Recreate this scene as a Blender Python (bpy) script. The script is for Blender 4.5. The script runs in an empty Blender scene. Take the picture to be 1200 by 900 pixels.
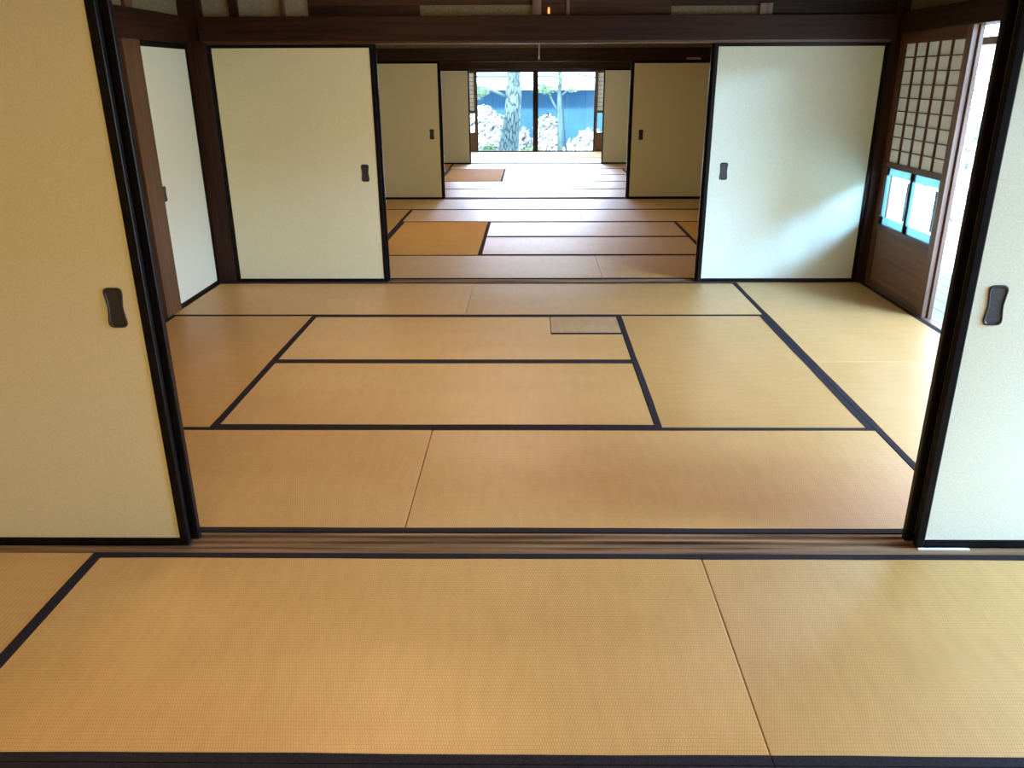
import bpy, math, random
from mathutils import Matrix, Vector
random.seed(7)
C = bpy.context.scene.collection
sc = bpy.context.scene
U = .955

# ------------------------------------------------------------------ materials
def new_mat(name):
    m = bpy.data.materials.new(name); m.use_nodes = True
    nt = m.node_tree
    for n in list(nt.nodes): nt.nodes.remove(n)
    out = nt.nodes.new('ShaderNodeOutputMaterial')
    b = nt.nodes.new('ShaderNodeBsdfPrincipled')
    nt.links.new(b.outputs[0], out.inputs[0])
    return m, nt, b, out
def N(nt, t, **kw):
    n = nt.nodes.new(t)
    for k, v in kw.items():
        if k in n.inputs: n.inputs[k].default_value = v
        else: setattr(n, k, v)
    return n
def ramp(nt, fac, stops):
    r = nt.nodes.new('ShaderNodeValToRGB')
    e = r.color_ramp.elements
    while len(e) < len(stops): e.new(.5)
    for i, (p, c) in enumerate(stops):
        e[i].position = p; e[i].color = (*c, 1)
    nt.links.new(fac, r.inputs[0]); return r
def mapped(nt, scale, coord='Object', rot=(0,0,0)):
    tc = nt.nodes.new('ShaderNodeTexCoord'); mp = nt.nodes.new('ShaderNodeMapping')
    mp.inputs['Scale'].default_value = scale; mp.inputs['Rotation'].default_value = rot
    nt.links.new(tc.outputs[coord], mp.inputs[0]); return mp.outputs[0]

def noise_mat(name, c1, c2, scale=(8,8,8), rough=.6, bump=.0, detail=4, spec=.4, nscale=1.0, coat=0):
    m, nt, b, out = new_mat(name)
    v = mapped(nt, scale)
    n = N(nt, 'ShaderNodeTexNoise', Scale=nscale, Detail=detail)
    nt.links.new(v, n.inputs['Vector'])
    r = ramp(nt, n.outputs['Fac'], [(.3, c1), (.7, c2)])
    nt.links.new(r.outputs[0], b.inputs['Base Color'])
    b.inputs['Roughness'].default_value = rough
    b.inputs['Specular IOR Level'].default_value = spec
    b.inputs['Coat Weight'].default_value = coat
    if bump:
        bp = N(nt, 'ShaderNodeBump', Strength=bump, Distance=.002)
        nt.links.new(n.outputs['Fac'], bp.inputs['Height']); nt.links.new(bp.outputs[0], b.inputs['Normal'])
    return m
def wood(name, c1, c2, axis='x', rough=.42, bump=.25, spec=.5):
    s = {'x': (1.5, 45, 45), 'y': (45, 1.5, 45), 'z': (45, 45, 1.5)}[axis]
    return noise_mat(name, c1, c2, s, rough, bump, 6, spec)

def tatami_mat_material(name, c_lo, c_hi, rough, aniso, spec):
    m, nt, b, out = new_mat(name)
    v = mapped(nt, (1, 1, 1))
    br = N(nt, 'ShaderNodeTexBrick', Scale=1.0)
    br.inputs['Brick Width'].default_value = .0062
    br.inputs['Row Height'].default_value = .0125
    br.inputs['Mortar Size'].default_value = .0011
    br.inputs['Mortar Smooth'].default_value = .6
    br.inputs['Color1'].default_value = (1, 1, 1, 1)
    br.inputs['Color2'].default_value = (.93, .93, .92, 1)
    br.inputs['Mortar'].default_value = (.60, .56, .50, 1)
    nt.links.new(v, br.inputs['Vector'])
    # broad sun-fade and rush streaks (rushes run across the short side)
    v2 = mapped(nt, (14, 2.2, 1))
    n1 = N(nt, 'ShaderNodeTexNoise', Scale=2.2, Detail=5); nt.links.new(v2, n1.inputs['Vector'])
    v3 = mapped(nt, (1.2, 3.0, 1))
    n2 = N(nt, 'ShaderNodeTexNoise', Scale=1.3, Detail=3); nt.links.new(v3, n2.inputs['Vector'])
    oi = nt.nodes.new('ShaderNodeObjectInfo')
    mx = N(nt, 'ShaderNodeMath', operation='ADD'); nt.links.new(n1.outputs['Fac'], mx.inputs[0]); nt.links.new(n2.outputs['Fac'], mx.inputs[1])
    mh = N(nt, 'ShaderNodeMath', operation='MULTIPLY'); nt.links.new(mx.outputs[0], mh.inputs[0]); mh.inputs[1].default_value = .5
    r = ramp(nt, mh.outputs[0], [(.34, c_lo), (.66, c_hi)])
    mix = N(nt, 'ShaderNodeMix', data_type='RGBA', blend_type='MULTIPLY'); mix.inputs[0].default_value = .8
    nt.links.new(r.outputs[0], mix.inputs[6]); nt.links.new(br.outputs['Color'], mix.inputs[7])
    hs = nt.nodes.new('ShaderNodeHueSaturation')
    mr = N(nt, 'ShaderNodeMapRange'); mr.inputs[3].default_value = .93; mr.inputs[4].default_value = 1.06
    nt.links.new(oi.outputs['Random'], mr.inputs[0]); nt.links.new(mr.outputs[0], hs.inputs['Value'])
    nt.links.new(mix.outputs[2], hs.inputs['Color'])
    nt.links.new(hs.outputs[0], b.inputs['Base Color'])
    b.inputs['Roughness'].default_value = rough
    b.inputs['Specular IOR Level'].default_value = spec
    b.inputs['Anisotropic'].default_value = aniso
    cx = nt.nodes.new('ShaderNodeCombineXYZ'); cx.inputs[0].default_value = 1
    vt = N(nt, 'ShaderNodeVectorTransform', vector_type='VECTOR', convert_from='OBJECT', convert_to='WORLD')
    nt.links.new(cx.outputs[0], vt.inputs[0]); nt.links.new(vt.outputs[0], b.inputs['Tangent'])
    bp = N(nt, 'ShaderNodeBump', Strength=.35, Distance=.0012)
    # rib profile: rows of raised rush
    nt.links.new(br.outputs['Fac'], bp.inputs['Height']); bp.invert = True
    # slow unevenness of the old straw, gives the wavy sheen
    v4 = mapped(nt, (1.0, 22, 1)); n4 = N(nt, 'ShaderNodeTexNoise', Scale=1.6, Detail=3); nt.links.new(v4, n4.inputs['Vector'])
    bp2 = N(nt, 'ShaderNodeBump', Strength=.16, Distance=.003); nt.links.new(n4.outputs['Fac'], bp2.inputs['Height'])
    nt.links.new(bp2.outputs[0], bp.inputs['Normal'])
    nt.links.new(bp.outputs[0], b.inputs['Normal'])
    return m

M = {}
M['tatami'] = tatami_mat_material('rush_weave', (.57, .335, .10), (.67, .405, .135), .37, .6, 1.0)
M['tatami_gold'] = tatami_mat_material('rush_weave_gold', (.58, .31, .07), (.66, .37, .10), .75, .3, .18)
M['patch'] = tatami_mat_material('rush_weave_grey', (.36, .24, .11), (.48, .33, .17), .5, .6, .5)
M['heri'] = noise_mat('border_cloth', (.012, .011, .014), (.028, .024, .027), (300, 300, 300), .9, .3, 2, .12)
M['paper'] = noise_mat('fusuma_paper', (.68, .68, .43), (.76, .76, .51), (180, 180, 180), .8, .12, 3, .25)
M['paper_w'] = noise_mat('fusuma_paper_daylit', (.64, .69, .55), (.74, .79, .65), (180, 180, 180), .8, .12, 3, .25)  # same paper as the others; cool daylight put into this paler colour
M['lacquer'] = noise_mat('black_lacquer', (.004, .004, .005), (.009, .008, .009), (30, 30, 30), .28, 0, 2, .13)
M['hikite'] = noise_mat('handle_iron', (.012, .012, .014), (.03, .03, .033), (200, 200, 200), .42, .2, 2, .5)
M['hikite_in'] = noise_mat('handle_dish', (.018, .018, .02), (.04, .04, .042), (200, 200, 200), .5, .1, 2, .5)
for a in 'xyz':
    M['dark_'+a] = wood('dark_wood_'+a, (.010, .0038, .002), (.042, .0145, .007), a, .5, .25, .22)
    M['mid_'+a] = wood('brown_wood_'+a, (.06, .026, .013), (.14, .065, .032), a)
    M['light_'+a] = wood('worn_wood_'+a, (.10, .055, .035), (.20, .118, .078), a)
M['sill'] = wood('sill_wood', (.06, .030, .013), (.33, .20, .10), 'x', .6, .8, .3)
M['board'] = wood('koshi_board', (.13, .065, .03), (.21, .11, .052), 'y', .55)
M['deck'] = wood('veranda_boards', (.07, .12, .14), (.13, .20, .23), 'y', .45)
M['plaster'] = noise_mat('olive_plaster', (.15, .125, .065), (.21, .18, .10), (60, 60, 60), .9, .2)
M['plaster_pale'] = noise_mat('pale_plaster', (.24, .21, .14), (.32, .29, .20), (60, 60, 60), .9, .2)
M['wallplain'] = noise_mat('sand_wall', (.34, .25, .13), (.42, .32, .18), (60, 60, 60), .9, .2)
M['ceiling'] = wood('ceiling_boards', (.10, .055, .028), (.18, .10, .055), 'y', .6)
M['trans'] = wood('transom_board', (.028, .012, .006), (.075, .033, .016), 'x', .6, .2, .2)
M['under'] = noise_mat('sub_floor', (.02, .014, .01), (.04, .03, .02), (10, 10, 10), .9)
M['white'] = noise_mat('white_plastic', (.75, .75, .75), (.85, .85, .85), (10, 10, 10), .4)

M['cord'] = noise_mat('cord_cloth', (.45, .40, .33), (.6, .54, .45), (90, 90, 90), .8)
# shoji paper: lets daylight through
m, nt, b, out = new_mat('shoji_paper')
tr = nt.nodes.new('ShaderNodeBsdfTranslucent'); tr.inputs[0].default_value = (.50, .49, .43, 1)
df = nt.nodes.new('ShaderNodeBsdfDiffuse')
v = mapped(nt, (60, 60, 60)); n = N(nt, 'ShaderNodeTexNoise', Scale=2, Detail=5); nt.links.new(v, n.inputs['Vector'])
r = ramp(nt, n.outputs['Fac'], [(.3, (.74, .73, .62)), (.7, (.84, .83, .73))]); nt.links.new(r.outputs[0], df.inputs[0])
ms = nt.nodes.new('ShaderNodeMixShader'); ms.inputs[0].default_value = .28
nt.links.new(df.outputs[0], ms.inputs[1]); nt.links.new(tr.outputs[0], ms.inputs[2]); nt.links.new(ms.outputs[0], out.inputs[0])
nt.nodes.remove(b); M['shoji'] = m
m, nt, b, out = new_mat('blue_pane_glare')  # pale blue translucent colour stands in for overexposed glare around the panes
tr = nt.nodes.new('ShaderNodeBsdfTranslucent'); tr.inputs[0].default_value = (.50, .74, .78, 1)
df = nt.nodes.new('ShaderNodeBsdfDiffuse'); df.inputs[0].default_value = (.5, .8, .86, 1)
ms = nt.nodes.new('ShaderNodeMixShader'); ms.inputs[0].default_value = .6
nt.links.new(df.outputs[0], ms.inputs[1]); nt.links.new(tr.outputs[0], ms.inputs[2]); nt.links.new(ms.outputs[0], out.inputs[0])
nt.nodes.remove(b); M['pane_glare'] = m
# thin clear glass
m, nt, b, out = new_mat('pane_glass')
tp = nt.nodes.new('ShaderNodeBsdfTransparent'); tp.inputs[0].default_value = (.93, .98, .98, 1)
gl = nt.nodes.new('ShaderNodeBsdfGlossy'); gl.inputs['Roughness'].default_value = .02
lw = N(nt, 'ShaderNodeLayerWeight', Blend=.5); pw = N(nt, 'ShaderNodeMath', operation='POWER'); nt.links.new(lw.outputs['Facing'], pw.inputs[0]); pw.inputs[1].default_value = 4
fr = N(nt, 'ShaderNodeMath', operation='MULTIPLY_ADD'); nt.links.new(pw.outputs[0], fr.inputs[0]); fr.inputs[1].default_value = .5; fr.inputs[2].default_value = .03; ms = nt.nodes.new('ShaderNodeMixShader')
nt.links.new(fr.outputs[0], ms.inputs[0]); nt.links.new(tp.outputs[0], ms.inputs[1]); nt.links.new(gl.outputs[0], ms.inputs[2]); nt.links.new(ms.outputs[0], out.inputs[0])
nt.nodes.remove(b); M['glass'] = m
# amber glow, carried by an added bulb
m, nt, b, out = new_mat('amber_glow')
b.inputs['Base Color'].default_value = (1, .35, .06, 1)
b.inputs['Emission Color'].default_value = (1, .28, .05, 1); b.inputs['Emission Strength'].default_value = 2.2
M['amber'] = m
# garden
def bark():
    m, nt, b, out = new_mat('pine_bark')
    v = mapped(nt, (17, 17, 2.8))
    vo = N(nt, 'ShaderNodeTexVoronoi', feature='DISTANCE_TO_EDGE', Scale=1.4); nt.links.new(v, vo.inputs['Vector'])
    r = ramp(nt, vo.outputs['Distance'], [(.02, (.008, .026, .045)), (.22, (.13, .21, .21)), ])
    nt.links.new(r.outputs[0], b.inputs['Base Color']); b.inputs['Roughness'].default_value = .9
    bp = N(nt, 'ShaderNodeBump', Strength=1, Distance=.03); nt.links.new(vo.outputs['Distance'], bp.inputs['Height']); nt.links.new(bp.outputs[0], b.inputs['Normal'])
    return m
M['bark'] = bark()
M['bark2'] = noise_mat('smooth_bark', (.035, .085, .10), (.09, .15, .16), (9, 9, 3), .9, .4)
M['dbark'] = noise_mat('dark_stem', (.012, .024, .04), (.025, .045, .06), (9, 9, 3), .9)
M['needle'] = noise_mat('pine_needles', (.08, .18, .10), (.18, .30, .18), (6, 6, 6), .7)
M['leaf_white'] = noise_mat('pale_blossom', (.13, .14, .16), (.70, .68, .70), (5, 5, 5), .7)
M['leaf_green'] = noise_mat('shrub_leaf', (.10, .20, .10), (.26, .36, .22), (5, 5, 5), .7)
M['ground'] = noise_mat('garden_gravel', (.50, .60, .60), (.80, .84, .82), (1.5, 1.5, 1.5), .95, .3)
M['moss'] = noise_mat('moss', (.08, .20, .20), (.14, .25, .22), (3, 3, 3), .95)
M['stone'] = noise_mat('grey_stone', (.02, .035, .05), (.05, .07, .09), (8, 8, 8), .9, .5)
M['bluewall'] = noise_mat('blue_wall', (.010, .050, .125), (.016, .085, .145), (.5, .5, 1.0), .85)
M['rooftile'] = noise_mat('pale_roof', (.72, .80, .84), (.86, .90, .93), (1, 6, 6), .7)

# ------------------------------------------------------------------ geometry helpers
class MB:
    def __init__(s): s.v = []; s.f = []
    def add(s, vs, fs):
        o = len(s.v); s.v += [tuple(v) for v in vs]; s.f += [tuple(i+o for i in f) for f in fs]; return s
    def box(s, x0, x1, y0, y1, z0, z1):
        x0, x1 = min(x0, x1), max(x0, x1); y0, y1 = min(y0, y1), max(y0, y1); z0, z1 = min(z0, z1), max(z0, z1)
        return s.add([(x0,y0,z0),(x1,y0,z0),(x1,y1,z0),(x0,y1,z0),(x0,y0,z1),(x1,y0,z1),(x1,y1,z1),(x0,y1,z1)],
                     [(0,3,2,1),(4,5,6,7),(0,1,5,4),(1,2,6,5),(2,3,7,6),(3,0,4,7)])
    def tube(s, pts, rad, seg=10, cap=True):
        pts = [Vector(p) for p in pts]; o = len(s.v); n = len(pts)
        for i, p in enumerate(pts):
            d = (pts[min(i+1, n-1)] - pts[max(i-1, 0)]).normalized()
            a = d.orthogonal().normalized() if i == 0 else (a - d*a.dot(d)).normalized()
            bb = d.cross(a); r = rad[i] if isinstance(rad, (list, tuple)) else rad
            for k in range(seg):
                t = 2*math.pi*k/seg; s.v.append(tuple(p + (a*math.cos(t) + bb*math.sin(t))*r))
        for i in range(n-1):
            for k in range(seg):
                k2 = (k+1) % seg
                s.f.append((o+i*seg+k, o+i*seg+k2, o+(i+1)*seg+k2, o+(i+1)*seg+k))
        if cap:
            s.f.append(tuple(o+k for k in range(seg))[::-1]); s.f.append(tuple(o+(n-1)*seg+k for k in range(seg)))
        return s
    def mesh(s, name):
        me = bpy.data.meshes.new(name); me.from_pydata(s.v, [], s.f); me.update(); return me
def obj(name, mb, mat, parent=None, loc=(0,0,0), bevel=0, smooth=False, rz=0):
    me = mb.mesh(name) if isinstance(mb, MB) else mb
    o = bpy.data.objects.new(name, me); C.objects.link(o)
    if mat and not me.materials: me.materials.append(mat)
    o.location = loc; o.rotation_euler = (0, 0, rz)
    if parent: o.parent = parent
    if smooth:
        for p in me.polygons: p.use_smooth = True
    if bevel:
        bv = o.modifiers.new('bevel', 'BEVEL'); bv.width = bevel; bv.segments = 2; bv.limit_method = 'ANGLE'
    return o
def tag(o, label, cat, group=None):
    o['label'] = label; o['category'] = cat
    if group: o['group'] = group
    return o
def struct(o, label=None, cat=None):
    o['kind'] = 'structure'
    if label: o['label'] = label
    if cat: o['category'] = cat
    return o
def empty(name, loc, rz=0):
    o = bpy.data.objects.new(name, None); C.objects.link(o); o.location = loc; o.rotation_euler = (0, 0, rz)
    o.empty_display_size = .1; return o
def sbox(name, mat, x0, x1, y0, y1, z0, z1, label=None, cat=None, bevel=0, parent=None):
    o = obj(name, MB().box(x0, x1, y0, y1, z0, z1), mat, parent, bevel=bevel)
    if parent is None: struct(o, label, cat)
    return o
_n = {'trim': 0, 'door': 0, 'window': 0}
def nm(k): _n[k] += 1; return '%s_%d' % (k, _n[k])
def trim(mat, *b, label=None, bevel=.003):
    return sbox(nm('trim'), mat, *b, label=label, cat='beam' if label and 'beam' in label else ('post' if label and 'post' in label else ('sill' if label and 'sill' in label else 'trim')) if label else None, bevel=bevel)

# ------------------------------------------------------------------ room lay-out (fitted from the mats)
R2a, R2b = 0.0, 3.82            # second room, front to back
R3a, R3b = 3.95, 8.617
R4a, R4b = 8.735, 13.38
R5a, R5b = 13.50, 16.00
XW = 4.80
MT = .05                        # mat thickness

# ------------------------------------------------------------------ tatami
def mat_thing(x0, x1, y0, y1, label, gold=False, mat=None, b=(1, 1), group=None, hw=.030):
    g = .0025
    along_x = (x1-x0) >= (y1-y0)
    L, W = ((x1-x0), (y1-y0)) if along_x else ((y1-y0), (x1-x0))
    L -= g; W -= g
    e = empty('tatami_mat', ((x0+x1)/2, (y0+y1)/2, -MT), 0 if along_x else math.pi/2)
    yc = (y0+y1)/2
    rn = ['nearest', 'second', 'third', 'fourth', 'last'][sum(yc > q for q in (0, 3.85, 8.7, 13.4))]
    tag(e, label, 'tatami mat', 'tatami mats of the %s room' % rn)
    s = MB().box(-L/2, L/2, -W/2+.001, W/2-.001, .0, MT)
    obj('rush_surface', s, mat or M['tatami_gold' if gold else 'tatami'], e, bevel=.0025)
    for sgn, on in ((-1, b[0]), (1, b[1])):
        if not on: continue
        # cloth strip: slightly wavering hand-sewn inner edge, folded over the mat's long side
        nseg = max(6, int(L/.16)); vs = []; fs = []
        ph = random.random()*9
        for i in range(nseg+1):
            x = -L/2 + L*i/nseg
            w = hw + .0012*math.sin(x*5+ph) + .0008*math.sin(x*13+ph)
            yo = sgn*W/2; yi = sgn*(W/2-w)
            vs += [(x, yo, .004), (x, yo, MT+.0018), (x, yi, MT+.0018), (x, yi, MT-.001)]
        for i in range(nseg):
            a = i*4
            for k in range(3):
                q = (a+k, a+k+1, a+k+5, a+k+4)
                fs.append(q if sgn > 0 else q[::-1])
        fs.append((0, 1, 2, 3)); fs.append((nseg*4+3, nseg*4+2, nseg*4+1, nseg*4))
        obj('cloth_border', MB().add(vs, fs), M['heri'], e)
    return e
X = [0.012, U+.0, 1.905, 2.875, 3.82, 4.79]
# first room (the viewer's)
ye = -.139; y1_ = -1.06
mat_thing(X[1], X[3], y1_, ye, 'large golden tatami mat in the foreground left of the thin seam, before the nearest sill')
mat_thing(X[3], X[5], y1_, ye, 'foreground tatami mat right of the thin seam, in front of the right black framed door')
mat_thing(X[0], X[1], ye-1.91, ye, 'foreground tatami mat at the far left edge beyond the diagonal dark border')
mat_thing(X[1], X[3], y1_-U, y1_, 'tatami mat showing only a sliver along the bottom left edge of the photo')
mat_thing(X[3], X[5], y1_-U, y1_, 'tatami mat below the right foreground mat, just outside the bottom of the view')
# second room
Y = [.0, .942, 1.890, 2.850, 3.82]
G2 = 'second room'
mat_thing(X[0], X[2], Y[0], Y[1], 'golden tatami mat just behind the nearest sill, left of its thin seam')
mat_thing(X[2], X[4], Y[0], Y[1], 'wide tatami mat just behind the nearest sill, right of its thin seam')
mat_thing(X[0], X[1], Y[1], Y[3], 'olive gold tatami mat running lengthwise beside the wooden post on the left')
mat_thing(X[1], X[3], Y[1], Y[2], 'tatami mat in the middle of the second room, nearer one below the small square inset')
# hearth mat has a square notch for the inset
e = empty('tatami_mat', (0, 0, -MT)); tag(e, 'tatami mat with the small square inset cut into its far right corner', 'tatami mat', 'tatami mats of the second room')
rx0, ry0 = 2.449, 2.425
s = MB()
ax0, ax1, ay0, ay1 = X[1]+.001, X[3]-.001, Y[2]+.001, Y[3]-.001
vs = [(ax0,ay0),(ax1,ay0),(ax1,ry0-.001),(rx0-.001,ry0-.001),(rx0-.001,ay1),(ax0,ay1)]
s.add([(x,y,0) for x,y in vs]+[(x,y,MT) for x,y in vs], [(5,4,3,2,1,0),(6,7,8,9,10,11)]+[(i,(i+1)%6,(i+1)%6+6,i+6) for i in range(6)])
me_o = obj('rush_surface', s, M['tatami'], e, bevel=.002)
obj('cloth_border', MB().box(ax0, ax1, ay0-.001, ay0+.03, .004, MT+.002), M['heri'], e)
obj('cloth_border', MB().box(ax0, rx0-.002, ay1-.026, ay1+.001, .004, MT+.002), M['heri'], e)
e = empty('hearth_cover_mat', ((rx0+X[3])/2, (ry0+Y[3])/2, -MT))
tag(e, 'small greyish square mat covering the sunken hearth, set into a larger tatami mat', 'tatami mat')
hw_, hd_ = (X[3]-rx0)/2-.003, (Y[3]-ry0)/2-.003
obj('rush_surface', MB().box(-hw_, hw_, -hd_, hd_, 0, MT), M['patch'], e, bevel=.002)
obj('cloth_border', MB().box(-hw_, hw_, -hd_-.001, -hd_+.026, .004, MT+.002), M['heri'], e)
obj('cloth_border', MB().box(-hw_, hw_, hd_-.02, hd_+.001, .004, MT+.002), M['heri'], e)
mat_thing(X[3], X[4], Y[1], Y[3], 'golden tatami mat running lengthwise right of the hearth inset, with ribs across', gold=False)
mat_thing(X[4], X[5], Y[0], Y[2], 'bluish lit tatami mat running lengthwise along the open right side, nearer one')
mat_thing(X[4], X[5], Y[2], Y[4], 'bluish lit tatami mat running lengthwise in front of the paper screen, farther one')
mat_thing(X[0], X[2], Y[3], Y[4], 'tatami mat at the foot of the left closed door of the second partition')
mat_thing(X[2], X[4], Y[3], Y[4], 'tatami mat before the second sill, right of the seam, behind the hearth inset')
# third room
Y = [R3a, 4.907, 5.829, 6.752, 7.674, R3b]
X3 = [0.01, U, 1.90, 2.875, 3.83, 4.79]
mat_thing(X3[1], X3[3], Y[0], Y[1], 'pinkish tatami mat just past the second sill, left of the thin seam')
mat_thing(X3[3], X3[5], Y[0], Y[1], 'pinkish tatami mat just past the second sill, right of the thin seam')
mat_thing(X3[0], X3[1], Y[0], Y[2], 'tatami mat in the third room hidden mostly behind the left door, nearer one')
mat_thing(X3[0], X3[1], Y[2], Y[4], 'narrow glimpse of lengthwise tatami mat left of the bright golden mat')
mat_thing(X3[1], X3[2], Y[1], Y[3], 'bright orange gold tatami mat running lengthwise in the third room', gold=True)
mat_thing(X3[2], X3[4], Y[1], Y[2], 'pinkish tatami mat right of the orange gold mat, nearer of two')
mat_thing(X3[2], X3[4], Y[2], Y[3], 'pinkish tatami mat right of the orange gold mat, farther of two')
mat_thing(X3[4], X3[5], Y[1], Y[3], 'cream tatami mat corner glimpsed by the right door edge in the third room', gold=True)
mat_thing(X3[1], X3[3], Y[3], Y[4], 'shiny tatami mat directly behind the orange gold mat, left of a thin seam')
mat_thing(X3[3], X3[5], Y[3], Y[4], 'shiny tatami mat in the fourth row of the third room, right of a thin seam')
mat_thing(X3[0], X3[2], Y[4], Y[5], 'tatami mat at the foot of the left tan door of the third partition')
mat_thing(X3[2], X3[4], Y[4], Y[5], 'tatami mat spanning before the third sill, centre of its row')
mat_thing(X3[4], X3[5], Y[4], Y[5], 'half size tatami mat at the foot of the right tan door of the third partition')
# fourth room
Y = [R4a, 9.661, 10.599, 11.536, 12.48, R4b]
mat_thing(X3[0], X3[2], Y[0], Y[1], 'glaring tatami mat first past the third sill, left of its seam')
mat_thing(X3[2], X3[4], Y[0], Y[1], 'glaring tatami mat first past the third sill, right of its seam')
mat_thing(X3[4], X3[5], Y[0], Y[1], 'half size tatami mat past the third sill hidden behind the right tan door')
mat_thing(X3[1], X3[3], Y[1], Y[2], 'glaring tatami mat in the second row of the fourth room, left half')
mat_thing(X3[3], X3[5], Y[1], Y[2], 'glaring tatami mat in the second row of the fourth room, right half')
mat_thing(X3[0], X3[1], Y[1], Y[3], 'fourth room tatami mat along the left wall, nearer one')
mat_thing(X3[0], X3[1], Y[3], Y[5], 'fourth room tatami mat along the left wall, farther one', gold=True)
mat_thing(X3[1], X3[2], Y[2], Y[4], 'dull mauve brown lengthwise tatami mat amid the glare of the fourth room', gold=True)
mat_thing(X3[2], X3[4], Y[2], Y[3], 'white glaring tatami mat right of the dull mauve brown mat, nearer of two')
mat_thing(X3[2], X3[4], Y[3], Y[4], 'white glaring tatami mat right of the dull mauve brown mat, farther of two')
mat_thing(X3[4], X3[5], Y[2], Y[4], 'fourth room lengthwise tatami mat with dark border at the right door edge')
mat_thing(X3[1], X3[3], Y[4], Y[5], 'white glaring tatami mat last before the fourth sill, left half')
mat_thing(X3[3], X3[5], Y[4], Y[5], 'white glaring tatami mat last before the fourth sill, right half')
# fifth room
ys5 = R5a+.92
mat_thing(X3[0], X3[2], R5a, ys5, 'white glaring tatami mat first past the fourth sill, left part', b=(1, 0))
mat_thing(X3[2], X3[4], R5a, ys5, 'white glaring tatami mat first past the fourth sill, centre part', b=(1, 0))
mat_thing(X3[4], X3[5], R5a, ys5, 'half tatami mat past the fourth sill hidden by the right door', b=(1, 0))
mat_thing(X3[0], X3[3], ys5, ys5+.78, 'white glaring tatami mat in front of the garden doors, nearer left one', b=(0, 0))
mat_thing(X3[0], X3[3], ys5+.78, R5b, 'white glaring tatami mat touching the garden doors, left one', b=(0, 0))
mat_thing(X3[3], X3[4], ys5, R5b, 'lilac tinted lengthwise tatami mat before the right garden door', gold=True, b=(0, 0))
mat_thing(X3[4], X3[5], ys5, R5b, 'lilac tinted tatami mat below the right paper screen of the garden wall', gold=True, b=(0, 0))

# ------------------------------------------------------------------ floor, ceiling, walls
sbox('floor', M['under'], -.3, 5.1, -5.3, 16.1, -.20, -MT-.001, 'wooden sub floor beneath the tatami mats', 'floor')
fl = MB().box(X[0], X[1], -5, ye-1.915, -MT, 0).box(X[1], X[5], -5, y1_-U-.003, -MT, 0)
struct(obj('floor', fl, M['tatami']), 'woven rush floor of the nearest room behind the viewer', 'floor')
sbox('ceiling', M['ceiling'], -.3, 5.1, -5.3, 16.3, 2.45, 2.55, 'dark boarded ceiling', 'ceiling')
sbox('wall_back', M['wallplain'], -.3, 5.1, -5.25, -5.1, -.05, 2.45, 'sand coloured wall behind the viewer', 'wall')
# left wall
sbox('wall_left', M['wallplain'], -.30, -.14, -5.1, 16.1, -.05, 2.45, 'sand coloured wall along the left side', 'wall')
sbox('wall_left', M['dark_z'], -.14, -.04, .12, 2.80, -.05, 1.62, 'dark wooden panelled wall left of the light brown post', 'wall')
sbox('wall_left', M['plaster'], -.14, -.03, 0, R2b, 1.78, 2.45, 'olive plaster band above the left beam', 'wall')
sbox('wall_left', M['wallplain'], -.14, .0, R3a+.1, R3b, -.05, 2.45, 'left wall of the third room', 'wall')
sbox('wall_left', M['wallplain'], -.14, .0, R4a+.1, R4b, -.05, 2.45, 'left wall of the fourth room', 'wall')
sbox('wall_left', M['wallplain'], -.14, .0, -5.1, -.16, -.05, 2.45, 'left wall of the nearest room', 'wall')
sbox('wall_left', M['wallplain'], -.14, .0, R5a, R5b, -.05, 2.45, 'left wall of the fifth room', 'wall')
trim(M['dark_y'], -.13, .02, .05, 3.86, 1.625, 1.79, label='dark brown beam along the left wall of the second room')
trim(M['light_y'], -.12, -.005, 2.30, 2.80, 1.60, 1.64, label='short pale wooden rail running into the left post')
trim(M['mid_z'], -.13, .014, 2.80, 3.035, -.05, 1.625, label='light brown wooden post beside the pale left door')
trim(M['mid_z'], -.028, -.005, 2.96, 3.06, 1.79, 2.45, label='thin brown post in the plaster above the left beam')
trim(M['mid_z'], -.03, -.006, 1.4, 1.5, 1.79, 2.45)
trim(M['dark_y'], -.10, .004, 3.035, 3.83, -.05, -.001, label='dark sill under the pale left door')
trim(M['dark_z'], -.12, -.02, .0, .12, -.05, 1.625)
# right wall
sbox('wall_right', M['plaster'], XW+.03, XW+.14, 0, R2b, 1.80, 2.45, 'olive plaster above the right beam', 'wall')
for a, b_, t in ((R3a, R3b, 'third'), (R4a, R4b, 'fourth'), (R5a, R5b, 'fifth')):
    sbox('wall_right', M['wallplain'], XW, XW+.14, a+.1, b_, -.05, 2.45, 'right wall of the %s room' % t, 'wall')
sbox('wall_right', M['wallplain'], XW, XW+.14, -5.1, -1.7, -.05, 2.45, 'right wall of the nearest room', 'wall')  # unseen wall lengthened to narrow the opening and cut sky light
sbox('wall_right', M['wallplain'], XW, XW+.14, -1.7, -.0, 1.80, 2.45, 'plaster above the opening of the nearest room', 'wall')
trim(M['dark_y'], XW-.02, XW+.13, -1.69, R2b+.0, 1.675, 1.80, label='dark brown beam over the open right side')
trim(M['light_y'], XW-.0, XW+.05, .0, R2b, -.05, -.002, label='worn grooved sill rail along the open right side')
trim(M['light_y'], XW+.055, XW+.12, .0, R2b, -.05, -.006, label='outer sill rail along the open right side')
trim(M['dark_z'], XW, XW+.13, -.14, .0, -.05, 1.675)
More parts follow.
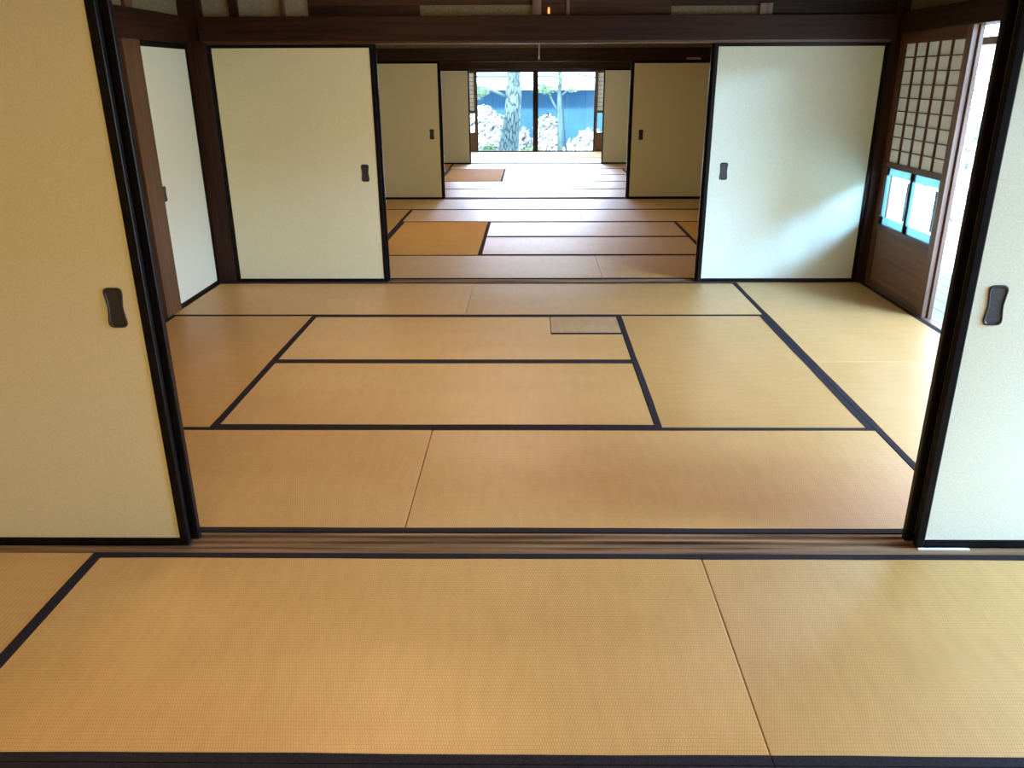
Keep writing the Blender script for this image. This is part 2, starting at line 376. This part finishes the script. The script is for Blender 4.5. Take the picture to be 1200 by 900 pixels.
# veranda on the right
ev = MB()
for i in range(6): ev.box(XW+.13+i*.12, XW+.13+i*.12+.117, -4.2, 6.0, -.07, -.03)
struct(obj('floor', ev, M['deck'], bevel=.002), 'bluish weathered veranda boards outside the right opening', 'floor')
trim(M['dark_y'], 5.56, 5.66, -4.2, 6.0, 1.615, 1.665, label='dark outer veranda beam seen above the right opening')

sbox('ceiling', M['ceiling'], 5.1, 6.3, -5.3, 17.5, 2.08, 2.14, 'boarded eave added over the veranda to block high sky', 'ceiling')  # unseen eave, added to keep the high sky out of the rooms
# partitions -----------------------------------------------------------------
def sill(y0, y1, z, label, mat='sill'):
    d = y1-y0
    s = MB().box(0.0, XW, y0, y1, -.05, z-.007)
    for a, b_ in ((0, .34), (.60, .66), (.90, 1.0)): s.box(0, XW, y0+d*a, y0+d*b_, z-.0075, z)
    return trim_obj(s, M[mat], label)
def trim_obj(mb, mat, label, bevel=.0015):
    o = obj(nm('trim'), mb, mat, bevel=bevel); struct(o, label, 'sill' if 'sill' in label else 'beam'); return o
# nearest sill with worn grooves
s = MB().box(0, XW, -.138, -.001, -.05, -.012)
for a, b_ in ((-.138, -.091), (-.0525, -.0485), (-.0155, -.001)): s.box(0, XW, a, b_, -.0125, -.002)
trim_obj(s, M['sill'], 'worn brown wooden sill with grooves across the nearest opening')
sill(R2b+.002, R3a-.002, -.002, 'wooden sill across the second opening')
sill(R3b+.002, R4a-.002, -.002, 'wooden sill across the third opening')
sill(R4b+.002, R5a-.002, -.002, 'wooden sill across the fourth opening')

# fusuma doors
def hikite(parent, x, y, z, h=.118, w=.062, face=-1, axis='x'):
    # waisted plate with a raised rim and sunken dish
    def outline(sc_):
        pts = []
        n = 44
        for i in range(n):
            t = 2*math.pi*i/n
            c, s_ = math.cos(t), math.sin(t)
            e = .42
            px = math.copysign(abs(c)**e, c); pz = math.copysign(abs(s_)**e, s_)
            wz = 1 - .27*(1-pz*pz)**2
            pts.append((px*w/2*wz*sc_[0], pz*h/2*sc_[1]))
        return pts
    rings = [((1,1), 0), ((1,1), .004), ((.90,.95), .0055), ((.80,.90), .003), ((.74,.87), .0012)]
    vs = []; n = 44
    for sc_, d in rings:
        for px, pz in outline(sc_):
            if axis == 'x': vs.append((x+px, y+face*d, z+pz))
            else: vs.append((x+d, y+px, z+pz))
    fs = []
    for r in range(len(rings)-1):
        for i in range(n):
            j = (i+1) % n; fs.append((r*n+i, r*n+j, (r+1)*n+j, (r+1)*n+i))
    o = obj('door_handle', MB().add(vs, fs), M['hikite'], parent, smooth=True)
    o['label'] = 'black waisted recessed pull'
    vs2 = vs[-n:]
    obj('handle_dish', MB().add(vs2, [tuple(range(n))]), M['hikite_in'], o)
    return o
def fusuma(x0, x1, y, z1, label, handle=None, fr=.028, th=.026, mat='paper', hz=.792, z0=-.003, back_handle=False):
    """panel in the plane y (front face), from x0 to x1"""
    d = obj(nm('door'), MB().box(x0+fr-.002, x1-fr+.002, y+.004, y+th-.004, z0+fr-.002, z1-fr*.8+.002), M[mat])
    struct(d, label, 'sliding door')
    f = MB().box(x0, x0+fr, y, y+th, z0, z1).box(x1-fr, x1, y, y+th, z0, z1)
    obj('door_stile', MB().box(x0, x0+fr, y, y+th, z0, z1), M['lacquer'], d, bevel=.004)
    obj('door_stile', MB().box(x1-fr, x1, y, y+th, z0, z1), M['lacquer'], d, bevel=.004)
    obj('door_rail', MB().box(x0+fr, x1-fr, y+.001, y+th-.001, z0, z0+fr), M['lacquer'], d, bevel=.003)
    obj('door_rail', MB().box(x0+fr, x1-fr, y+.001, y+th-.001, z1-fr*.8, z1), M['lacquer'], d, bevel=.003)
    if handle: hikite(d, handle, y+.004, hz)
    return d
H1 = 1.66
fusuma(.03, 1.213, -.088, H1, 'nearest cream sliding door on the left with black frame', 1.117, hz=.792)
fusuma(.05, 1.231, -.047, H1, 'black framed sliding door stacked just behind the nearest left door', fr=.03)
fusuma(3.582, 4.77, -.088, H1, 'nearest sliding door on the right with black frame, bluish daylight put into its paper', 3.675, mat='paper_w', hz=.798)
fusuma(3.562, 4.75, -.047, H1, 'black framed sliding door stacked just behind the nearest right door', fr=.03)
H2 = 1.62
fusuma(.125, 1.256, 3.850, H2, 'cream sliding door in the second partition, left of the opening', 1.143, hz=.783)
fusuma(.14, 1.268, 3.892, H2, 'black edged sliding door stacked behind the left door of the second partition')
fusuma(3.567, 4.738, 3.850, H2, 'sliding door in the second partition, right of the opening, daylight put into its paper', 3.697, hz=.79, mat='paper_w')
fusuma(3.555, 4.72, 3.892, H2, 'black edged sliding door stacked behind the right door of the second partition')
H3 = 1.582
fusuma(.05, 1.220, 8.647, H3, 'tan sliding door in the third partition on the left', 1.103, hz=.768, fr=.022)
fusuma(3.529, 4.75, 8.647, H3, 'tan sliding door in the third partition on the right', 3.668, hz=.757, fr=.026)
fusuma(.05, 1.235, 8.685, H3, 'sliding door stacked behind the left tan door of the third partition', fr=.022)
fusuma(3.515, 4.73, 8.685, H3, 'sliding door stacked behind the right tan door of the third partition', fr=.022)
H4 = 1.535
fusuma(.05, 1.256, 13.40, H4, 'farthest greyish sliding door on the left before the garden room', fr=.024, mat='paper_w')
fusuma(3.555, 4.75, 13.40, H4, 'farthest pale sliding door on the right before the garden room', fr=.024, mat='paper_w')
# pale door in left wall (plane x)
d = obj(nm('door'), MB().box(-.03, -.006, 3.04, 3.80, .02, 1.595), M['paper_w']); struct(d, 'pale sliding door in the left wall behind the light brown post', 'sliding door')
obj('door_rail', MB().box(-.034, -.002, 3.04, 3.81, -.001, .024), M['lacquer'], d, bevel=.003)
obj('door_rail', MB().box(-.034, -.002, 3.04, 3.81, 1.59, 1.625), M['lacquer'], d, bevel=.003)
obj('door_stile', MB().box(-.034, -.002, 3.795, 3.82, .0, 1.62), M['lacquer'], d, bevel=.003)
hikite(d, -.006, 3.085, .733, h=.095, w=.07, axis='y')

# posts and beams of the partitions
trim(M['dark_z'], -.04, .118, 3.825, 3.955, -.05, 2.45, label='dark wooden corner post left of the second partition')
trim(M['dark_z'], 4.742, 4.86, 3.825, 3.955, -.05, 2.45, label='dark wooden corner post right of the second partition')
trim(M['dark_z'], -.04, .03, -.14, .0, -.05, 2.45)
trim(M['dark_z'], 4.775, 4.86, -.14, .0, -.05, 2.45)
trim(M['dark_x'], 0, XW, -.16, .02, H1, 1.86, label='dark beam above the nearest sliding doors')
sbox('wall_front', M['plaster'], 0, XW, -.10, -.04, 1.86, 2.45, 'plaster above the nearest sliding doors', 'wall')
trim(M['mid_x'], .118, 4.742, 3.835, 3.945, H2+.0, H2+.035, label='grooved head rail above the second sliding doors')
trim(M['dark_x'], .10, 4.76, 3.80, 3.845, H2+.018, 1.788, label='broad dark beam above the second opening')
# highlight along the second beam's lower edge, put in as a pale strip
obj_ = trim(M['light_x'], 1.27, 3.56, 3.832, 3.838, H2-.001, H2+.006, label='thin pale strip for the highlight under the second beam', bevel=0)
# ranma zone above the second beam
yb = 3.87
sbox('wall_front', M['plaster_pale'], .118, .84, yb+.01, yb+.03, 1.79, 2.45, 'pale plaster transom above the left door of the second partition', 'wall')
for a, b_, t in ((.306, .363, 'thick'), (.649, .678, 'thin')):
    trim(M['mid_z'] if t == 'thin' else M['dark_z'], a, b_, yb-.02, yb+.02, 1.79, 2.45, label='%s brown post in the pale transom above the left door' % t)
sbox('wall_front', M['trans'], .835, 2.335, yb-.005, yb+.03, 1.855, 2.45, 'brown wooden transom board left of the amber light', 'wall')
sbox('wall_front', M['dark_x'], .835, 1.585, yb-.006, yb+.03, 1.79, 1.856)
sbox('wall_front', M['plaster'], 1.585, 2.342, yb, yb+.03, 1.79, 1.856, 'pale strip low in the transom left of the amber light', 'wall')
trim(M['light_z'], 2.335, 2.395, yb-.03, yb+.03, 1.79, 2.45, label='short brown transom post left of the amber light')
sbox('wall_front', M['trans'], 2.395, 3.262, yb-.004, yb+.03, 1.79, 2.45, 'reddish brown transom board behind the amber light', 'wall')
sbox('wall_front', M['dark_x'], 3.262, 4.76, yb-.006, yb+.03, 1.845, 2.45, 'dark transom board at the right', 'wall')
sbox('wall_front', M['plaster'], 3.262, 3.845, yb, yb+.03, 1.79, 1.846, 'pale strip low in the transom at the right', 'wall')
sbox('wall_front', M['dark_x'], 3.93, 4.76, yb-.006, yb+.03, 1.79, 1.846)
trim(M['light_z'], 3.845, 3.93, yb-.03, yb+.03, 1.79, 1.86, label='short worn post at the right end of the transom')
# thin vertical trims dressing the transom boards
trim(M['light_z'], 2.56, 2.585, yb-.012, yb+.0, 1.79, 2.45)
# third partition head
def head(y, h, nz, label, plz=2.45):
    trim(M['dark_x'], 0, XW, y+.0, y+.10, h, h+.035)
    trim(M['dark_x'], 0, XW, y-.045, y, h+.012, nz, label=label)
    sbox('wall_front', M['plaster'], 0, XW, y+.01, y+.05, h+.035, plz, 'olive plaster above the beam of a farther partition', 'wall')
head(8.647, H3, 1.73, 'dark purplish beam above the third opening')
head(13.40, H4, 1.70, 'dark beam above the fourth opening')
trim(M['dark_x'], 0, XW, 8.63, 8.64, 1.60, 1.61)

# small pieces on beams and sills
o = obj('paper_tag', MB().box(-.085, .085, -.003, 0, -.012, .012), M['plaster_pale'], loc=(4.245, 8.602, 1.610)); tag(o, 'tiny pale tag stuck on the dark third beam above the right tan door', 'tag')
o = obj('sliding_strip', MB().box(-.083, .083, -.006, .006, 0, .0035), M['white'], loc=(3.668, -.100, -.002), bevel=.001); tag(o, 'thin white strip lying on the sill under the nearest right door corner', 'strip')

# ------------------------------------------------------------------ lamp pull cord and amber light
e = empty('pull_cord', (2.40, 6.2, 1.56)); tag(e, 'thin pale pull cord hanging in the middle of the third room', 'cord')
obj('cord_line', MB().tube([(0, 0, .03), (0, 0, .89)], .0028, 8), M['cord'], e)
obj('cord_knob', MB().tube([(0, 0, .0), (0, 0, .006), (0, 0, .026), (0, 0, .034)], [.003, .0065, .0065, .003], 12), M['cord'], e, smooth=True)
e = empty('amber_glow_bulb', (2.445, 3.845, 1.79)); tag(e, 'tiny amber bulb made up for the orange glow above the second beam', 'light')  # bulb added to carry an orange glow of unclear source
obj('glow_base', MB().tube([(0, 0, -.001), (0, 0, .004), (0, 0, .010)], [.020, .020, .011], 16), M['hikite'], e)
obj('lamp_bulb', MB().tube([(0, 0, .010), (0, 0, .014), (0, 0, .042), (0, 0, .050)], [.005, .0075, .0065, .002], 14), M['amber'], e, smooth=True)

# ------------------------------------------------------------------ shoji screens
def shoji(root, ax, place, w, z_pap, z_gl, z_top, cols, rows, st=.075, th=.03, pf=True, lat=.011, stile_mat='mid', panes=2):
    """built in local u (width) and z; place(u0,u1,d0,d1) -> box x0,x1,y0,y1"""
    def B(mb, u0, u1, d0, d1, z0, z1): mb.box(*place(u0, u1, d0, d1), z0, z1); return mb
    zb, zg0, zg1, zp0, zp1 = 0.0, z_gl[0], z_gl[1], z_pap[0], z_pap[1]
    mz, mh = M[stile_mat+'_z'], M[stile_mat+('_y' if ax == 'y' else '_x')]
    obj('screen_stile', B(MB(), 0, st, 0, th, zb, z_top), mz, root, bevel=.002)
    obj('screen_stile', B(MB(), w-st, w, 0, th, zb, z_top), M['light_z'] if pf else mz, root, bevel=.002)
    for a, b_ in ((zb, zb+.045), (zg0-.04, zg0), (zg1, zp0), (zp1, z_top)):
        obj('screen_rail', B(MB(), st, w-st, .001, th-.001, a, b_), mh, root, bevel=.002)
    obj('kick_board', B(MB(), st-.002, w-st+.002, th*.35, th*.65, zb+.045, zg0-.04), M['board'], root)
    obj('paper_sheet', B(MB(), st-.002, w-st+.002, th*.62, th*.66, zp0-.002, zp1+.002), M['shoji'], root)
    L = MB(); iw = w-2*st
    for i in range(1, cols): u = st+iw*i/cols; B(L, u-lat/2, u+lat/2, .004, th*.6, zp0, zp1)
    for j in range(1, rows): z = zp0+(zp1-zp0)*j/rows; B(L, st, w-st, .007, th*.55, z-lat*.32, z+lat*.32)
    obj('lattice', L, mz, root)
    for i in range(panes):
        u0 = st+iw*i/panes+.004; u1 = st+iw*(i+1)/panes-.004
        g = obj('glass_pane', B(MB(), u0, u1, th*.48, th*.52, zg0, zg1), M['glass'], root)
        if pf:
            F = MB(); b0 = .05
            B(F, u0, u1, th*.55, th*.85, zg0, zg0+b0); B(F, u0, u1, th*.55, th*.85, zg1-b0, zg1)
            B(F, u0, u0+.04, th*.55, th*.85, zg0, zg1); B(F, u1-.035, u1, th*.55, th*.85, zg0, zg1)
            obj('glare_border', F, M['pane_glare'], g)  # pale strips added for overexposed glare along the pane edges
            obj('pane_dark_line', B(MB(), u1-.058, u1-.050, th*.5, th*.8, zg0+b0+.02, zg1-b0-.02), M['dark_z'], g)  # thin dark strip added for the outer frame's line beyond the glass
    if panes > 1: obj('glazing_bar', B(MB(), w/2-.006, w/2+.006, .004, th-.004, zg0, zg1), M['dark_z'], root)
# right side of the second room: u runs from y=2.80 toward 3.82
r = empty(nm('window'), (0, 0, 0)); struct(r, 'paper lattice screen with two glass panes and a brown kick board on the right', 'paper screen')
shoji(r, 'y', lambda u0, u1, d0, d1: (XW+d0, XW+d1, 3.823-u0, 3.823-u1), 3.823-2.81, (.862, 1.605), (.442, .825), 1.675, 5, 9, st=.072)
# the outer sliding door behind it
r = empty(nm('window'), (0, 0, 0)); struct(r, 'pale outer door stile standing just behind the paper screen on the right', 'window')
obj('window_stile', MB().box(XW+.034, XW+.060, 2.795, 2.885, -.004, 1.675), M['light_z'], r, bevel=.003)
obj('window_stile', MB().box(XW+.034, XW+.060, 3.75, 3.82, -.004, 1.675), M['light_z'], r, bevel=.003)
obj('window_rail', MB().box(XW+.036, XW+.058, 2.885, 3.75, -.004, .06), M['light_y'], r)
obj('glass_pane', MB().box(XW+.046, XW+.048, 2.885, 3.75, .06, 1.66), M['glass'], r)
# garden wall of the last room
YF = 16.03
def fshoji(x0, x1, label):
    r = empty(nm('window'), (0, 0, 0)); struct(r, label, 'paper screen')
    shoji(r, 'x', lambda u0, u1, d0, d1: (x0+u0, x0+u1, YF+d0, YF+d1), x1-x0, (.79, 1.49), (.375, .745), 1.53, 6, 9, st=.035, pf=False, panes=1)
fshoji(.02, 1.205, 'far paper lattice screen left of the garden doors')
fshoji(3.612, 4.79, 'far paper lattice screen right of the garden doors')
def gdoor(x0, x1, y, label):
    r = empty(nm('door'), ((x0+x1)/2, y, 0)); struct(r, label, 'glass door'); w = (x1-x0)/2
    for s_ in (-1, 1): obj('door_stile', MB().box(s_*w-s_*.055, s_*w, 0, .03, -.003, 1.56), M['dark_z'], r, bevel=.002)
    obj('door_rail', MB().box(-w+.055, w-.055, .001, .029, -.003, .02), M['dark_x'], r)
    obj('door_rail', MB().box(-w+.055, w-.055, .001, .029, 1.505, 1.56), M['dark_x'], r)
    obj('glass_pane', MB().box(-w+.055, w-.055, .013, .017, .02, 1.505), M['glass'], r)
gdoor(1.175, 2.455, YF+.04, 'left glazed garden door with a clear pane')
gdoor(2.35, 3.64, YF+.075, 'right glazed garden door with a clear pane')
trim(M['dark_x'], -.1, XW+.1, YF-.06, YF+.14, 1.53, 1.75, label='dark purplish beam above the garden doors')
sbox('wall_front', M['wallplain'], -.1, XW+.1, YF, YF+.1, 1.75, 2.45, 'plaster above the garden doors', 'wall')
trim(M['light_x'], 0, XW, R5b+.003, YF+.13, -.06, -.004, label='wooden sill under the garden doors')
ev = MB()
for i in range(6): ev.box(-1, XW+2, YF+.14+i*.1, YF+.14+i*.1+.098, -.09, -.045)
struct(obj('floor', ev, M['deck'], bevel=.002), 'narrow outer boards beyond the garden doors', 'floor')

# ------------------------------------------------------------------ garden
gz = -.62
sbox('ground', M['ground'], -25, 40, 16.9, 45, gz-.3, gz, 'pale bright gravel ground of the garden', 'ground')
sbox('ground', M['ground'], 6.0, 40, -20, 16.9, gz-.3, gz, 'bright ground beyond the veranda', 'ground')
# trunk
def trunk_mesh():
    mb = MB(); seg = 28; rows = 46; vs = []; fs = []
    for i in range(rows):
        t = i/(rows-1); z = gz-.02+t*4.6
        cx = 1.76+.10*math.tanh((z+.3)*.9)+.05*math.sin(z*1.3); cy = 19.2
        rr = .20+.10*math.exp(-(z-gz)/.45)-.022*z
        if z > 1.2: rr *= .88
        for k in range(seg):
            a = 2*math.pi*k/seg
            q = rr*(1+.05*math.sin(5*a+z*1.5)+.035*math.sin(11*a-z*4)+.02*random.uniform(-1, 1))
            if z < gz+.5: q *= 1+.12*(1-(z-gz)/.5)*math.sin(3*a+.6)
            vs.append((cx+q*math.cos(a), cy+q*math.sin(a), z))
    for i in range(rows-1):
        for k in range(seg):
            j = (k+1) % seg; fs.append((i*seg+k, i*seg+j, (i+1)*seg+j, (i+1)*seg+k))
    mb.add(vs, fs); return mb
def needles(n, c, r, size=.16, flat=.45):
    mb = MB()
    for _ in range(n):
        u = Vector((random.gauss(0, 1), random.gauss(0, 1), random.gauss(0, 1))).normalized()*r*random.random()**.5
        p = Vector(c)+Vector((u.x, u.y, u.z*flat))
        d = Vector((random.uniform(-1, 1), random.uniform(-1, 1), random.uniform(-.2, 1))).normalized()*size*random.uniform(.5, 1)
        w = d.orthogonal().normalized()*.010
        mb.add([p-w, p+w, p+d], [(0, 1, 2)])
    return mb
pine = empty('pine_tree', (1.8, 19.2, gz)); tag(pine, 'thick pine tree trunk with plated bark outside the left garden door', 'tree')
L0 = Vector((1.8, 19.2, gz))
def sub(name, mb, mat, parent, smooth=False):
    o = obj(name, mb, mat, None, smooth=smooth); o.parent = parent; o.matrix_parent_inverse = Matrix.Translation(-Vector(parent.location)); return o
sub('trunk', trunk_mesh(), M['bark'], pine, True)
sub('branch', MB().tube([(1.75, 19.15, .98), (1.5, 19.0, 1.10), (1.2, 18.9, 1.20), (.85, 18.85, 1.22)], [.045, .034, .024, .012]), M['bark2'], pine, True)
sub('branch', MB().tube([(1.9, 19.2, 2.2), (2.3, 19.1, 2.6), (2.9, 19.0, 2.9)], [.06, .04, .02]), M['bark2'], pine, True)
fo = needles(900, (1.0, 18.9, 1.10), .36, .13); fo2 = needles(2600, (1.9, 19.2, 3.6), 1.4, .25)
fo.add(fo2.v, fo2.f)
o = sub('foliage', fo, M['needle'], pine); o['kind'] = 'stuff'
thin = empty('slender_tree', (3.06, 21, gz)); tag(thin, 'slender pale forked tree outside the right garden door', 'tree')
sub('trunk', MB().tube([(3.06, 21, gz-.02), (3.05, 21, .3), (3.02, 21, .9), (3.04, 21, 1.3), (3.0, 21, 2.6)], [.075, .062, .055, .05, .03]), M['bark2'], thin, True)
sub('branch', MB().tube([(3.02, 21, .55), (2.85, 21, .85), (2.72, 21, 1.1), (2.6, 21, 1.3)], [.035, .03, .024, .012]), M['bark2'], thin, True)
sub('branch', MB().tube([(3.03, 21, .95), (3.25, 21, 1.12), (3.5, 20.9, 1.2)], [.025, .018, .01]), M['bark2'], thin, True)
fo = MB()
for c, r_, n_ in (((2.66, 20.9, 1.17), .34, 620), ((2.95, 20.9, 1.38), .32, 320), ((3.35, 20.9, 1.13), .18, 120), ((2.9, 21, 2.4), .8, 900)):
    q = needles(n_, c, r_, .12, .5); fo.add(q.v, q.f)
o = sub('foliage', fo, M['needle'], thin); o['kind'] = 'stuff'
stem = empty('leaning_stem', (3.26, 20.6, gz)); tag(stem, 'thin dark leaning stem beside the slender pale tree', 'branch')
sub('stem', MB().tube([(3.30, 20.6, gz-.02), (3.18, 20.6, -.2), (3.14, 20.6, .3), (3.10, 20.6, .75), (3.05, 20.6, 1.1)], [.024, .022, .018, .015, .008]), M['dbark'], stem, True)
def shrub(name, c, r, n, mat, label, leaf=.07, cat='shrub', group=None):
    group = {'flowering_shrub': 'white blossoming shrubs in the garden', 'low_shrub': 'low green shrubs by the pine', 'hedge_bush': 'bushes beyond the veranda'}[name]
    e = empty(name, (c[0], c[1], gz)); tag(e, label, cat, group)
    mb = MB()
    for _ in range(n):
        u = Vector((random.gauss(0, 1), random.gauss(0, 1), random.gauss(0, 1))).normalized()
        k = .78+.22*random.random()+.10*math.sin(u.x*7+c[0])*math.sin(u.z*6+c[1])
        p = Vector(c)+Vector((u.x*r[0], u.y*r[1], u.z*r[2]))*k
        if p.z < gz: continue
        a = (u+Vector((random.uniform(-.7,.7), random.uniform(-.7,.7), random.uniform(-.7,.7)))).normalized()
        t = a.orthogonal().normalized()*leaf*random.uniform(.6, 1.1); w = a.cross(t).normalized()*leaf*.45
        mb.add([p-t, p+w, p+t, p-w], [(0, 1, 2, 3)])
    o = sub('foliage', mb, mat, e); o['kind'] = 'stuff'
    st = MB()
    for k in range(4):
        a = k*1.6; st.tube([(c[0]+.05*math.cos(a), c[1]+.05*math.sin(a), gz-.01), (c[0]+r[0]*.4*math.cos(a), c[1]+r[1]*.4*math.sin(a), c[2]+r[2]*.3)], [.02, .008], 6)
    sub('stem', st, M['dbark'], e)
    return e
shrub('flowering_shrub', (.95, 22.3, -.02), (.85, .7, .75), 1900, M['leaf_white'], 'tall white blossoming shrub left of the thick pine trunk', .09)
shrub('flowering_shrub', (2.72, 22.6, -.12), (.40, .4, .62), 1100, M['leaf_white'], 'white blossoming shrub between the door stiles and the slender tree', .08)
shrub('flowering_shrub', (4.1, 22.4, -.38), (.82, .6, .50), 1300, M['leaf_white'], 'low white blossoming shrub at the right garden door', .08)
shrub('flowering_shrub', (2.12, 21.2, -.14), (.17, .2, .36), 500, M['leaf_white'], 'small white blossoming shrub just right of the pine trunk', .06)
shrub('low_shrub', (1.30, 19.9, -.36), (.36, .3, .24), 900, M['leaf_green'], 'low green shrub at the left foot of the pine trunk', .05)
shrub('low_shrub', (2.3, 20.6, -.42), (.34, .3, .22), 700, M['leaf_green'], 'low green shrub at the right foot of the pine trunk', .05)
struct(obj('ground', MB().box(-1.4, .75, -1.2, 1.0, -.02, .012), M['moss'], loc=(1.7, 19.0, gz)), 'bluish green mossy ground around the pine trunk', 'ground')
def stone(c, r, label):
    mb = MB(); seg, rows = 12, 7; vs = []; fs = []
    for i in range(rows):
        ph = math.pi*i/(rows-1)
        for k in range(seg):
            a = 2*math.pi*k/seg; q = 1+.12*math.sin(3*a+i)+.06*random.uniform(-1, 1)
            vs.append((r[0]*math.sin(ph)*math.cos(a)*q, r[1]*math.sin(ph)*math.sin(a)*q, r[2]+r[2]*math.cos(ph)*(1 if ph < 1.6 else .9)))
    for i in range(rows-1):
        for k in range(seg):
            j = (k+1) % seg; fs.append((i*seg+k, (i+1)*seg+k, (i+1)*seg+j, i*seg+j))
    o = obj('garden_stone', mb.add(vs, fs), M['stone'], loc=(c[0], c[1], gz), smooth=True); tag(o, label, 'stone', 'dark garden stones')
stone((1.25, 18.9), (.22, .18, .18), 'dark grey stone left of the pine trunk base')
stone((1.02, 18.6), (.14, .12, .12), 'smaller dark stone farthest left in the garden')
# neighbouring house
h = empty('neighbour_house', (2.5, 26.2, gz)); tag(h, 'blue walled house with a pale tiled eave across the garden', 'building')
sub('wall', MB().box(-6, 12, 26.2, 26.5, gz, 2.0), M['bluewall'], h)
rf = MB().add([(-7, 25.4, 1.16), (13, 25.4, 1.16), (13, 30, 3.4), (-7, 30, 3.4), (-7, 25.4, 1.06), (13, 25.4, 1.06), (13, 30, 3.3), (-7, 30, 3.3)],
              [(0,1,2,3),(7,6,5,4),(0,4,5,1),(1,5,6,2),(2,6,7,3),(3,7,4,0)])
for i in range(9):
    y = 25.5+i*.5; z = 1.16+(y-25.4)*.487; rf.box(-7, 13, y, y+.05, z, z+.05)
sub('roof', rf, M['rooftile'], h)
sub('roof_ridge', MB().box(.6, 2.0, 25.90, 25.96, 1.40, 1.46).box(2.5, 3.1, 25.90, 25.96, 1.42, 1.455), M['bluewall'], h)
sub('gutter', MB().tube([(3.55, 24.9, 1.62), (3.57, 24.9, 1.50), (4.0, 24.9, 1.44), (4.6, 24.9, 1.33)], .022, 8), M['bluewall'], h)
# right-hand garden: hedge seen through the open side
def hedge(c, r, n, mat, label): return shrub('hedge_bush', c, r, n, mat, label, .12)
hedge((9.0, 9.5, .5), (1.3, 1.8, 1.3), 1500, M['leaf_white'], 'pale overexposed bush seen through the right opening')
hedge((8.6, 6.2, -.2), (1.0, 1.2, .6), 1200, M['leaf_green'], 'pale green bush seen through the glass of the right screen')

# ------------------------------------------------------------------ light
w = bpy.data.worlds.new('sky'); sc.world = w; w.use_nodes = True
nt = w.node_tree; bg = nt.nodes['Background']
tc = nt.nodes.new('ShaderNodeTexCoord'); sx = nt.nodes.new('ShaderNodeSeparateXYZ')
nt.links.new(tc.outputs['Generated'], sx.inputs[0])
cr = nt.nodes.new('ShaderNodeValToRGB'); cr.color_ramp.elements[0].position = 0; cr.color_ramp.elements[0].color = (.86, .87, 1, 1)
cr.color_ramp.elements[1].position = .8; cr.color_ramp.elements[1].color = (.50, .74, 1, 1)
nt.links.new(sx.outputs[2], cr.inputs[0]); nt.links.new(cr.outputs[0], bg.inputs[0]); bg.inputs[1].default_value = 8.0
def light(kind, name, loc, energy, color, target=None, **kw):
    l = bpy.data.lights.new(name, kind); l.energy = energy; l.color = color
    for k, v in kw.items(): setattr(l, k, v)
    o = bpy.data.objects.new(name, l); C.objects.link(o); o.location = loc
    if target is not None:
        o.rotation_euler = (Vector(target)-Vector(loc)).to_track_quat('-Z', 'Y').to_euler()
    return o
sun = light('SUN', 'sun', (10, -5, 20), 18.0, (1, .95, .88), angle=.12)
sun.rotation_euler = (Vector((.12, .90, -.62))).to_track_quat('-Z', 'Y').to_euler()
# unseen area lamps added to strengthen daylight from the open veranda sides
light('AREA', 'slanting_veranda_daylight', (8.2, -1.3, 2.7), 900, (.34, .62, 1), (4.2, 3.4, .7), shape='RECTANGLE', size=1.6, size_y=1.0)
light('AREA', 'veranda_daylight', (8.2, .9, 3.0), 600, (.42, .54, 1), (4.8, 2.4, .7), shape='RECTANGLE', size=3.0, size_y=1.2)
light('AREA', 'near_veranda_daylight', (9.5, -2.2, 4.6), 300, (.14, .56, 1), (4.0, -.6, .2), shape='RECTANGLE', size=3.0, size_y=2.0)
light('AREA', 'garden_fill', (2.4, 18.5, 2.02), 1100, (.66, .70, 1), (2.4, 8, .6), shape='RECTANGLE', size=4.4, size_y=.5)  # unseen lamp added above the garden doors for glare on the far floors
# warm unseen fills added in the rooms; the third is the pull cord's lamp
light('AREA', 'near_room_fill', (1.6, -2.6, 2.40), 54, (1, .67, .32), (1.6, -2.6, 0), shape='DISK', size=1.6)
light('AREA', 'second_room_fill', (1.6, 1.7, 2.42), 32, (1, .62, .28), (1.6, 1.7, 0), shape='DISK', size=1.2)
light('AREA', 'third_room_lamp', (2.0, 6.3, 2.42), 38, (1, .80, .56), (2.0, 6.3, 0), shape='DISK', size=1.2)
light('AREA', 'fourth_room_fill', (2.4, 11, 2.42), 42, (1, .86, .66), (2.4, 11, 0), shape='DISK', size=1.2)

# ------------------------------------------------------------------ camera (calibrated)
f_, pi_, ya_, ro_, cx_, cy_, ch_ = 1008.34, .398884, .012811, -.0034907, 2.3360, -2.5425, 1.4095
px_, py_ = 11.27, 65.71
rt = Vector((math.cos(ya_), math.sin(ya_), 0)); fh = Vector((-math.sin(ya_), math.cos(ya_), 0)); Z = Vector((0, 0, 1))
F = fh*math.cos(pi_) - Z*math.sin(pi_); Up = fh*math.sin(pi_) + Z*math.cos(pi_)
R_ = rt*math.cos(ro_) + Up*math.sin(ro_); U_ = Up*math.cos(ro_) - rt*math.sin(ro_)
cam = bpy.data.cameras.new('camera'); co = bpy.data.objects.new('camera', cam); C.objects.link(co)
mm = Matrix((R_, U_, -F)).transposed().to_4x4(); mm.translation = Vector((cx_, cy_, ch_)); co.matrix_world = mm
cam.sensor_width = 36; cam.sensor_fit = 'HORIZONTAL'; cam.lens = f_*36/1200
cam.shift_x = -px_/1200; cam.shift_y = py_/1200; cam.clip_start = .02; cam.clip_end = 200
sc.camera = co
sc.view_settings.view_transform = 'Standard'; sc.view_settings.look = 'None'; sc.view_settings.exposure = 0; sc.view_settings.gamma = 1
sc.cycles.use_denoising = True; sc.cycles.max_bounces = 10; sc.cycles.diffuse_bounces = 6; sc.cycles.transparent_max_bounces = 12
sc.cycles.caustics_reflective = False; sc.cycles.caustics_refractive = False; sc.cycles.sample_clamp_indirect = 20
